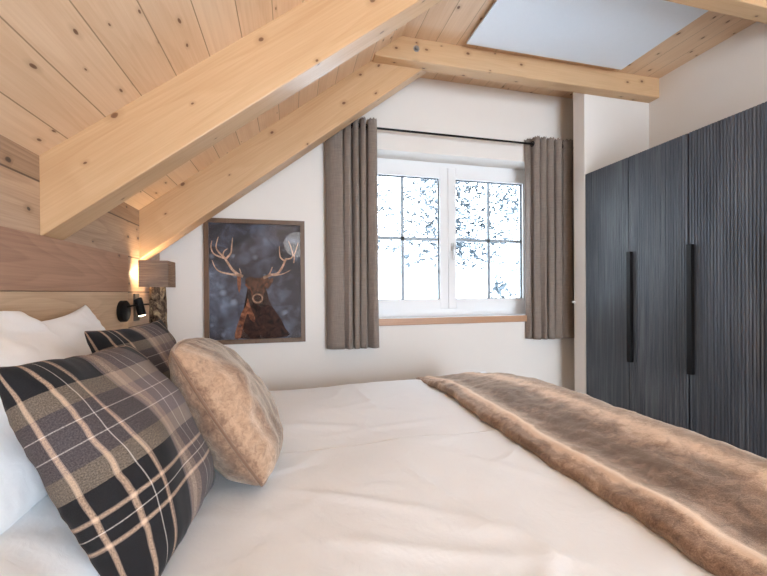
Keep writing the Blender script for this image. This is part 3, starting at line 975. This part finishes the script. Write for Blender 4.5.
# ------------------------------------------------------------------ framed deer picture
PX0, PX1, PZ0, PZ1 = -0.596, 0.106, H0 - 0.366, H0 + 0.541
t = thing('framed_picture', 'dark wood framed picture of an antlered stag hanging on the white wall', 'picture', ((PX0 + PX1) / 2, YW, (PZ0 + PZ1) / 2))
W2, H2 = (PX1 - PX0) / 2, (PZ1 - PZ0) / 2
fw = 0.032
bm = bmesh.new()
def bar(p):   # mitred bar
    A = [bm.verts.new((x, -0.028, z)) for x, z in p]; B = [bm.verts.new((x, -0.001, z)) for x, z in p]
    bm.faces.new(A); bm.faces.new(B[::-1])
    for i in range(4): bm.faces.new((A[i], A[(i + 1) % 4], B[(i + 1) % 4], B[i]))
bar([(-W2, -H2), (W2, -H2), (W2 - fw, -H2 + fw), (-W2 + fw, -H2 + fw)])
bar([(-W2, H2), (-W2 + fw, H2 - fw), (W2 - fw, H2 - fw), (W2, H2)])
bar([(-W2, -H2), (-W2 + fw, -H2 + fw), (-W2 + fw, H2 - fw), (-W2, H2)])
bar([(W2, -H2), (W2, H2), (W2 - fw, H2 - fw), (W2 - fw, -H2 + fw)])
obj('frame', bm, M_frame_wood, t)
T = NT('dusky snowy forest print')
c = T.coord()
n1 = T.noise(c, 2.6, 3, 0.5, 0.6); n2 = T.noise(c, 9.0, 4, 0.6, 0.5)
f = T.math('ADD', T.math('MULTIPLY', n1, 0.6), T.math('MULTIPLY', n2, 0.5))
base = T.ramp(f, [(0.38, (0.032, 0.027, 0.030)), (0.52, (0.065, 0.062, 0.075)), (0.63, (0.13, 0.14, 0.19)), (0.76, (0.30, 0.35, 0.46))])
vo = T.n('ShaderNodeTexVoronoi', feature='F1'); vo.voronoi_dimensions = '2D'; T.l(T.xyz(T.sep(c)[0], T.sep(c)[2], 0.0), vo.inputs['Vector']); vo.inputs['Scale'].default_value = 14.0
sp = T.n('ShaderNodeSeparateColor'); T.l(vo.outputs['Color'], sp.inputs[0])
g1 = T.math('MULTIPLY', T.math('MULTIPLY', T.math('GREATER_THAN', sp.outputs[0], 0.66), sp.outputs[1]), T.ramp(T.math('MULTIPLY', vo.outputs['Distance'], T.math('ADD', sp.outputs[2], 0.7)), [(0.0, 0.9), (0.16, 0.6), (0.36, 0.0)]))
base = T.mix(g1, base, (0.34, 0.38, 0.48))
M_print = T.bsdf(base, 0.6, spec=0.2)
obj('print', box(-W2 + fw - 0.004, W2 - fw + 0.004, -0.008, -0.002, -H2 + fw - 0.004, H2 - fw + 0.004), M_print, t)
# picture motif: coordinates read on the motif in units where the print is 377 x 480
def pc(q, y=-0.0085):
    a = (q[0] - 38) / 377.0; b = (q[1] - 55) / 480.0
    return (-W2 + fw + a * (2 * W2 - 2 * fw), y, H2 - fw - b * (2 * H2 - 2 * fw))
def blob(name, pts, mat, y=-0.0085, par=None, soft=3):
    n = len(pts)
    sp_ = []
    for i in range(n):
        p0, p1, p2, p3 = pts[i - 1], pts[i], pts[(i + 1) % n], pts[(i + 2) % n]
        for k in range(soft):
            s = k / soft
            sp_.append(tuple(0.5 * (2 * b + (c_ - a_) * s + (2 * a_ - 5 * b + 4 * c_ - d_) * s * s + (-a_ + 3 * b - 3 * c_ + d_) * s ** 3) for a_, b, c_, d_ in zip(p0, p1, p2, p3)))
    bm = bmesh.new()
    vs = [bm.verts.new(pc(q, y)) for q in sp_]
    f = bm.faces.new(vs)
    bmesh.ops.triangulate(bm, faces=[f])
    r = bmesh.ops.extrude_face_region(bm, geom=list(bm.faces))
    bmesh.ops.translate(bm, verts=[v for v in r['geom'] if isinstance(v, bmesh.types.BMVert)], vec=(0, 0.0005, 0))
    return obj(name, bm, mat, par or t)
def ribbons(name, strips, mat, y, par=None):
    bm = bmesh.new()
    for pts, w0, w1 in strips:
        n = len(pts); sp_ = []
        for i in range(n - 1):
            p0, p1, p2, p3 = pts[max(0, i - 1)], pts[i], pts[i + 1], pts[min(n - 1, i + 2)]
            for k in range(6):
                s = k / 6
                sp_.append(tuple(0.5 * (2 * b + (c_ - a_) * s + (2 * a_ - 5 * b + 4 * c_ - d_) * s * s + (-a_ + 3 * b - 3 * c_ + d_) * s ** 3) for a_, b, c_, d_ in zip(p0, p1, p2, p3)))
        sp_.append(pts[-1])
        row = []
        m = len(sp_)
        for i, q in enumerate(sp_):
            a_ = sp_[max(0, i - 1)]; b_ = sp_[min(m - 1, i + 1)]
            dx, dy = b_[0] - a_[0], b_[1] - a_[1]; L = math.hypot(dx, dy) or 1
            w = (w0 + (w1 - w0) * i / (m - 1)) / 2
            row.append((bm.verts.new(pc((q[0] - dy / L * w, q[1] + dx / L * w), y)), bm.verts.new(pc((q[0] + dy / L * w, q[1] - dx / L * w), y))))
        for a_, b_ in zip(row, row[1:]):
            bm.faces.new((a_[0], a_[1], b_[1], b_[0]))
    return obj(name, bm, mat, par or t)
def fleck(name, c0, c1, sc_=14):
    T = NT(name)
    n_ = T.noise(T.coord(), sc_, 4, 0.65, 0.8)
    return T.bsdf(T.ramp(n_, [(0.35, c0), (0.68, c1)]), 0.7, spec=0.15)
M_dk = fleck('dark stag coat', (0.016, 0.011, 0.011), (0.10, 0.045, 0.032))
M_rim = fleck('glowing coat rim', (0.09, 0.03, 0.02), (0.45, 0.17, 0.085), 22)
M_ant = fleck('lit antler', (0.40, 0.22, 0.15), (0.85, 0.55, 0.38), 30)
M_face = fleck('stag face', (0.03, 0.018, 0.015), (0.22, 0.10, 0.06), 26)
def q_(*pts): return [(103 + .586 * a, 206 + .586 * b) for a, b in pts]
blob('stag_body', q_((150, 200), (150, 260), (135, 320), (115, 370), (95, 440), (80, 553), (428, 553), (415, 490), (380, 415), (335, 350), (300, 290), (280, 210), (215, 180)), M_dk, -0.0088)
blob('coat_rim', q_((150, 270), (138, 320), (110, 365), (90, 420), (70, 480), (58, 552), (95, 552), (110, 500), (128, 430), (150, 380), (165, 420), (195, 440), (200, 410), (180, 360), (165, 320)), M_rim, -0.0092)
hd_ = blob('stag_head', q_((135, 140), (165, 118), (200, 125), (240, 125), (275, 118), (300, 135), (292, 175), (275, 215), (262, 250), (255, 295), (235, 312), (205, 312), (185, 292), (175, 250), (155, 210), (138, 175)), M_face, -0.0096)
blob('ear', q_((80, 110), (100, 112), (105, 150), (100, 200), (92, 232), (82, 200), (78, 150)), M_rim, -0.0098, hd_)
blob('ear', q_((285, 165), (300, 140), (328, 125), (330, 150), (305, 190), (285, 205)), M_face, -0.0098, hd_)
ring = q_(*[(220 + 34 * math.cos(a), 272 + 30 * math.sin(a)) for a in [i * 2 * PI / 14 for i in range(15)]])
ribbons('muzzle', [(ring, 6, 6)], fleck('lit muzzle', (0.22, 0.12, 0.08), (0.6, 0.38, 0.25), 40), -0.0102, hd_)
blob('nose', q_((195, 262), (218, 250), (244, 262), (236, 285), (218, 292), (203, 284)), M_dk, -0.0103, hd_)
for st in ((q_((135, 170), (155, 195), (175, 215), (182, 245)), 7, 4), (q_((290, 165), (270, 185), (258, 205)), 6, 4), (q_((158, 192), (172, 204)), 8, 6), (q_((256, 196), (268, 190)), 7, 5)):
    ribbons('face_marking', [st], M_rim, -0.0102, hd_)
ribbons('antler', [([(172, 274), (148, 262), (128, 243), (112, 218), (98, 196), (88, 184)], 12, 7), ([(168, 272), (120, 264), (82, 255), (62, 238), (50, 208)], 9, 3),
                   ([(100, 200), (72, 190), (54, 178), (46, 155), (50, 128)], 8, 3), ([(92, 190), (74, 172), (66, 150), (75, 112)], 8, 3),
                   ([(92, 190), (98, 170), (112, 160)], 6, 3), ([(104, 202), (124, 178), (128, 150), (132, 114)], 9, 3), ([(165, 262), (158, 240)], 6, 2)], M_ant, -0.0100)
ribbons('antler', [([(256, 280), (285, 268), (315, 262), (335, 236), (350, 205), (356, 196)], 12, 7), ([(258, 280), (282, 262), (294, 234)], 8, 3),
                   ([(300, 270), (340, 262), (372, 246)], 6, 2), ([(348, 208), (328, 190), (325, 146)], 8, 3), ([(350, 200), (372, 196), (388, 184), (386, 216)], 7, 4),
                   ([(384, 190), (378, 160), (364, 122)], 7, 2), ([(386, 186), (396, 160), (406, 128)], 6, 2)], M_ant, -0.0100)
obj('glass', box(-W2 + fw, W2 - fw, -0.0135, -0.0120, -H2 + fw, H2 - fw), glass_mat('picture glass', 0.06), t)

# ------------------------------------------------------------------ pendant lamp (hangs behind the camera, mirrored in the picture glass)
t = thing('pendant_lamp', 'white round pendant lamp mirrored in the top right of the stag picture glass', 'lamp', (0.11, -0.75, ZC))
b = bmesh.new(); bmesh.ops.create_uvsphere(b, u_segments=32, v_segments=20, radius=0.21)
zc_ = min(zs(0.11), ZC) - ZC
bmesh.ops.translate(b, verts=b.verts, vec=(0, 0, -0.93))
M_pend = emit('white opal globe', (1.0, 0.95, 0.90), 2.5)
obj('globe', b, M_pend, t, smooth=True)
obj('cord', tube([(0, 0, zc_), (0, 0, -0.72)], 0.004, 8), M_black, t)
obj('ceiling_rose', tube([(0, 0, zc_ + 0.02), (0, 0, zc_ - 0.03)], 0.05, 20), M_black, t)

# ------------------------------------------------------------------ outside: snow slope and trees
bm = bmesh.new()
nx, ny = 44, 40
def gz(x, y):
    return -1.0 + 0.30 * max(0, y - 6) * (1 if y < 30 else 1) + 0.25 * noise.noise(Vector((x * 0.15, y * 0.15, 2.0))) + (0.02 * (y - 6) if y > 6 else 0)
def gzz(x, y):
    return 0.2 + 0.155 * (y - 4) + 0.22 * noise.noise(Vector((x * 0.15, y * 0.15, 2.0)))
g = [[bm.verts.new((-14 + 46 * i / nx, 3.6 + 52 * (j / ny) ** 1.4, gzz(-14 + 46 * i / nx, 3.6 + 52 * (j / ny) ** 1.4))) for i in range(nx + 1)] for j in range(ny + 1)]
for a, b in zip(g, g[1:]):
    for i in range(nx): bm.faces.new((a[i], a[i + 1], b[i + 1], b[i]))
o = obj('snow_ground', bm, plaster('snow', (0.88, 0.90, 0.93), 0.03), smooth=True)
o['kind'] = 'structure'
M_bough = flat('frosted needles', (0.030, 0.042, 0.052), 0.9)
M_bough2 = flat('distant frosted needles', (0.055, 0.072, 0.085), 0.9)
M_snow = flat('snow on boughs', (0.86, 0.88, 0.90), 0.9)
M_trunk = flat('frosted grey bark', (0.25, 0.26, 0.27), 0.9)
def tree(label, x, y, h, rad, dens, mat, seed, base=0.0, sparse=0.0):
    rnd = random.Random(seed)
    z = gzz(x, y) - 0.05
    t = thing('snowy_tree', label, 'tree', (x, y, z), None, 'trees outside the window')
    obj('trunk', tube([(0, 0, 0), (0.03 * h * 0.1, 0, h * 0.5), (0, 0, h)], [0.004 * h, 0.003 * h, 0.01], 8), M_trunk, t)
    bm = bmesh.new()
    clumps = [(rnd.uniform(0, 2 * PI), rnd.uniform(base, 1.0)) for _ in range(int(dens * 0.05))]
    for k in range(int(dens * (1.7 if h > 2 else 1))):
        if rnd.random() < 0.75:
            a0, f0 = rnd.choice(clumps)
            a = a0 + rnd.gauss(0, 0.25); f = min(0.99, max(base, f0 + rnd.gauss(0, 0.02)))
        else:
            a = rnd.uniform(0, 2 * PI); f = rnd.uniform(base, 1)
        rr = rad * (1 - f) ** 0.8 * rnd.uniform(0.25, 1.05) + 0.05
        p = Vector((math.cos(a) * rr, math.sin(a) * rr, f * h - 0.25 * rr + rnd.gauss(0, 0.05)))
        s = rnd.uniform(0.03, 0.11) * (0.6 + y / 22)
        snow = rnd.random() < 0.35
        d1 = Vector((rnd.gauss(0, 1), rnd.gauss(0, 1), rnd.gauss(0, 0.6))).normalized()
        d2 = d1.orthogonal().normalized()
        d3 = d1.cross(d2)
        if snow:
            p.z += s * 0.5
            pts = [p + d1 * s, p + d2 * s * 0.7, p - d1 * s, p - d2 * s * 0.7, p + d3 * s * 0.5, p - d3 * s * 0.5]
        else:
            pts = [p + d1 * s * 1.5, p + d2 * s * 0.5, p - d1 * s * 1.5, p - d2 * s * 0.5, p + d3 * s * 0.35, p - d3 * s * 0.35]
        vs = [bm.verts.new(q) for q in pts]
        for (i, j) in ((0, 1), (1, 2), (2, 3), (3, 0)):
            for kk in (4, 5):
                f_ = bm.faces.new((vs[i], vs[j], vs[kk])); f_.material_index = 1 if snow else 0
    obj('foliage', bm, [mat, M_snow], t)
tree('snowy fir seen through the left window pane, dark at mid height', 2.15, 14.0, 6.2, 1.6, 1700, M_bough, 11, 0.10)
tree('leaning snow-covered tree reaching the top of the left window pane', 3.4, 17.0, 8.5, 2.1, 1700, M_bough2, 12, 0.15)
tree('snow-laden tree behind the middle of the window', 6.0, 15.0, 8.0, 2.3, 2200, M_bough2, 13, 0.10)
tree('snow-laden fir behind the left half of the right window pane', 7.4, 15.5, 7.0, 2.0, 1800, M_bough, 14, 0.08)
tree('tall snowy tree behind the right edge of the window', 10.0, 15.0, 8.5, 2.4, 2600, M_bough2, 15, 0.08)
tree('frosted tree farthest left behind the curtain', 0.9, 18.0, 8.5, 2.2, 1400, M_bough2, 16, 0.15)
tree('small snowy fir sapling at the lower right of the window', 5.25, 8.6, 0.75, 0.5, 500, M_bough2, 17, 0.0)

# ------------------------------------------------------------------ world and lights
w = bpy.data.worlds.new('overcast winter sky'); sc.world = w; w.use_nodes = True
nt = w.node_tree; bg = nt.nodes['Background']
bg.inputs[0].default_value = (0.76, 0.88, 1.0, 1); bg.inputs[1].default_value = 5.2

def area(name, loc, size, sy, rot, power, col, portal=False):
    L = bpy.data.lights.new(name, 'AREA'); L.shape = 'RECTANGLE'; L.size = size; L.size_y = sy; L.energy = power; L.color = col
    if portal: L.cycles.is_portal = True
    o = bpy.data.objects.new(name, L); o.location = loc; o.rotation_euler = rot; C.objects.link(o); return o
area('daylight_portal', (1.355, 3.24, H0 + 0.45), 1.7, 1.36, (-PI / 2, 0, 0), 1, (1, 1, 1), True)
area('added_fill_light', (1.65, YN - 0.03, 1.2), 2.0, 2.0, (PI / 2, 0, 0), 38, (0.80, 0.89, 1.0))  # fill lamp added in the unseen rear opening to brighten the room

# ------------------------------------------------------------------ camera
yaw, pitch, roll, F, cy = 0.243813606, -0.00540376998, -0.00772737773, 373.181101, 294.440116
f_ = Vector((math.sin(yaw) * math.cos(pitch), math.cos(yaw) * math.cos(pitch), math.sin(pitch)))
r_ = Vector((math.cos(yaw), -math.sin(yaw), 0)); u_ = r_.cross(f_)
r2 = math.cos(roll) * r_ + math.sin(roll) * u_; u2 = -math.sin(roll) * r_ + math.cos(roll) * u_
cam = bpy.data.cameras.new('camera'); cam.sensor_width = 36; cam.lens = F / 767 * 36; cam.shift_y = (cy - 288) / 767
cam.clip_start = 0.02; cam.clip_end = 300
co = bpy.data.objects.new('camera', cam); C.objects.link(co)
Mx = Matrix((r2, u2, -f_)).transposed().to_4x4(); Mx.translation = Vector((0, 0, H0))
co.matrix_world = Mx
sc.camera = co
sc.view_settings.view_transform = 'Standard'; sc.view_settings.look = 'None'; sc.view_settings.gamma = 1; sc.view_settings.use_curve_mapping = False
sc.view_settings.exposure = 1.22
sc.cycles.use_denoising = True
sc.cycles.max_bounces = 10; sc.cycles.diffuse_bounces = 7; sc.cycles.transparent_max_bounces = 12
sc.cycles.caustics_reflective = False; sc.cycles.caustics_refractive = False
sc.cycles.sample_clamp_indirect = 6
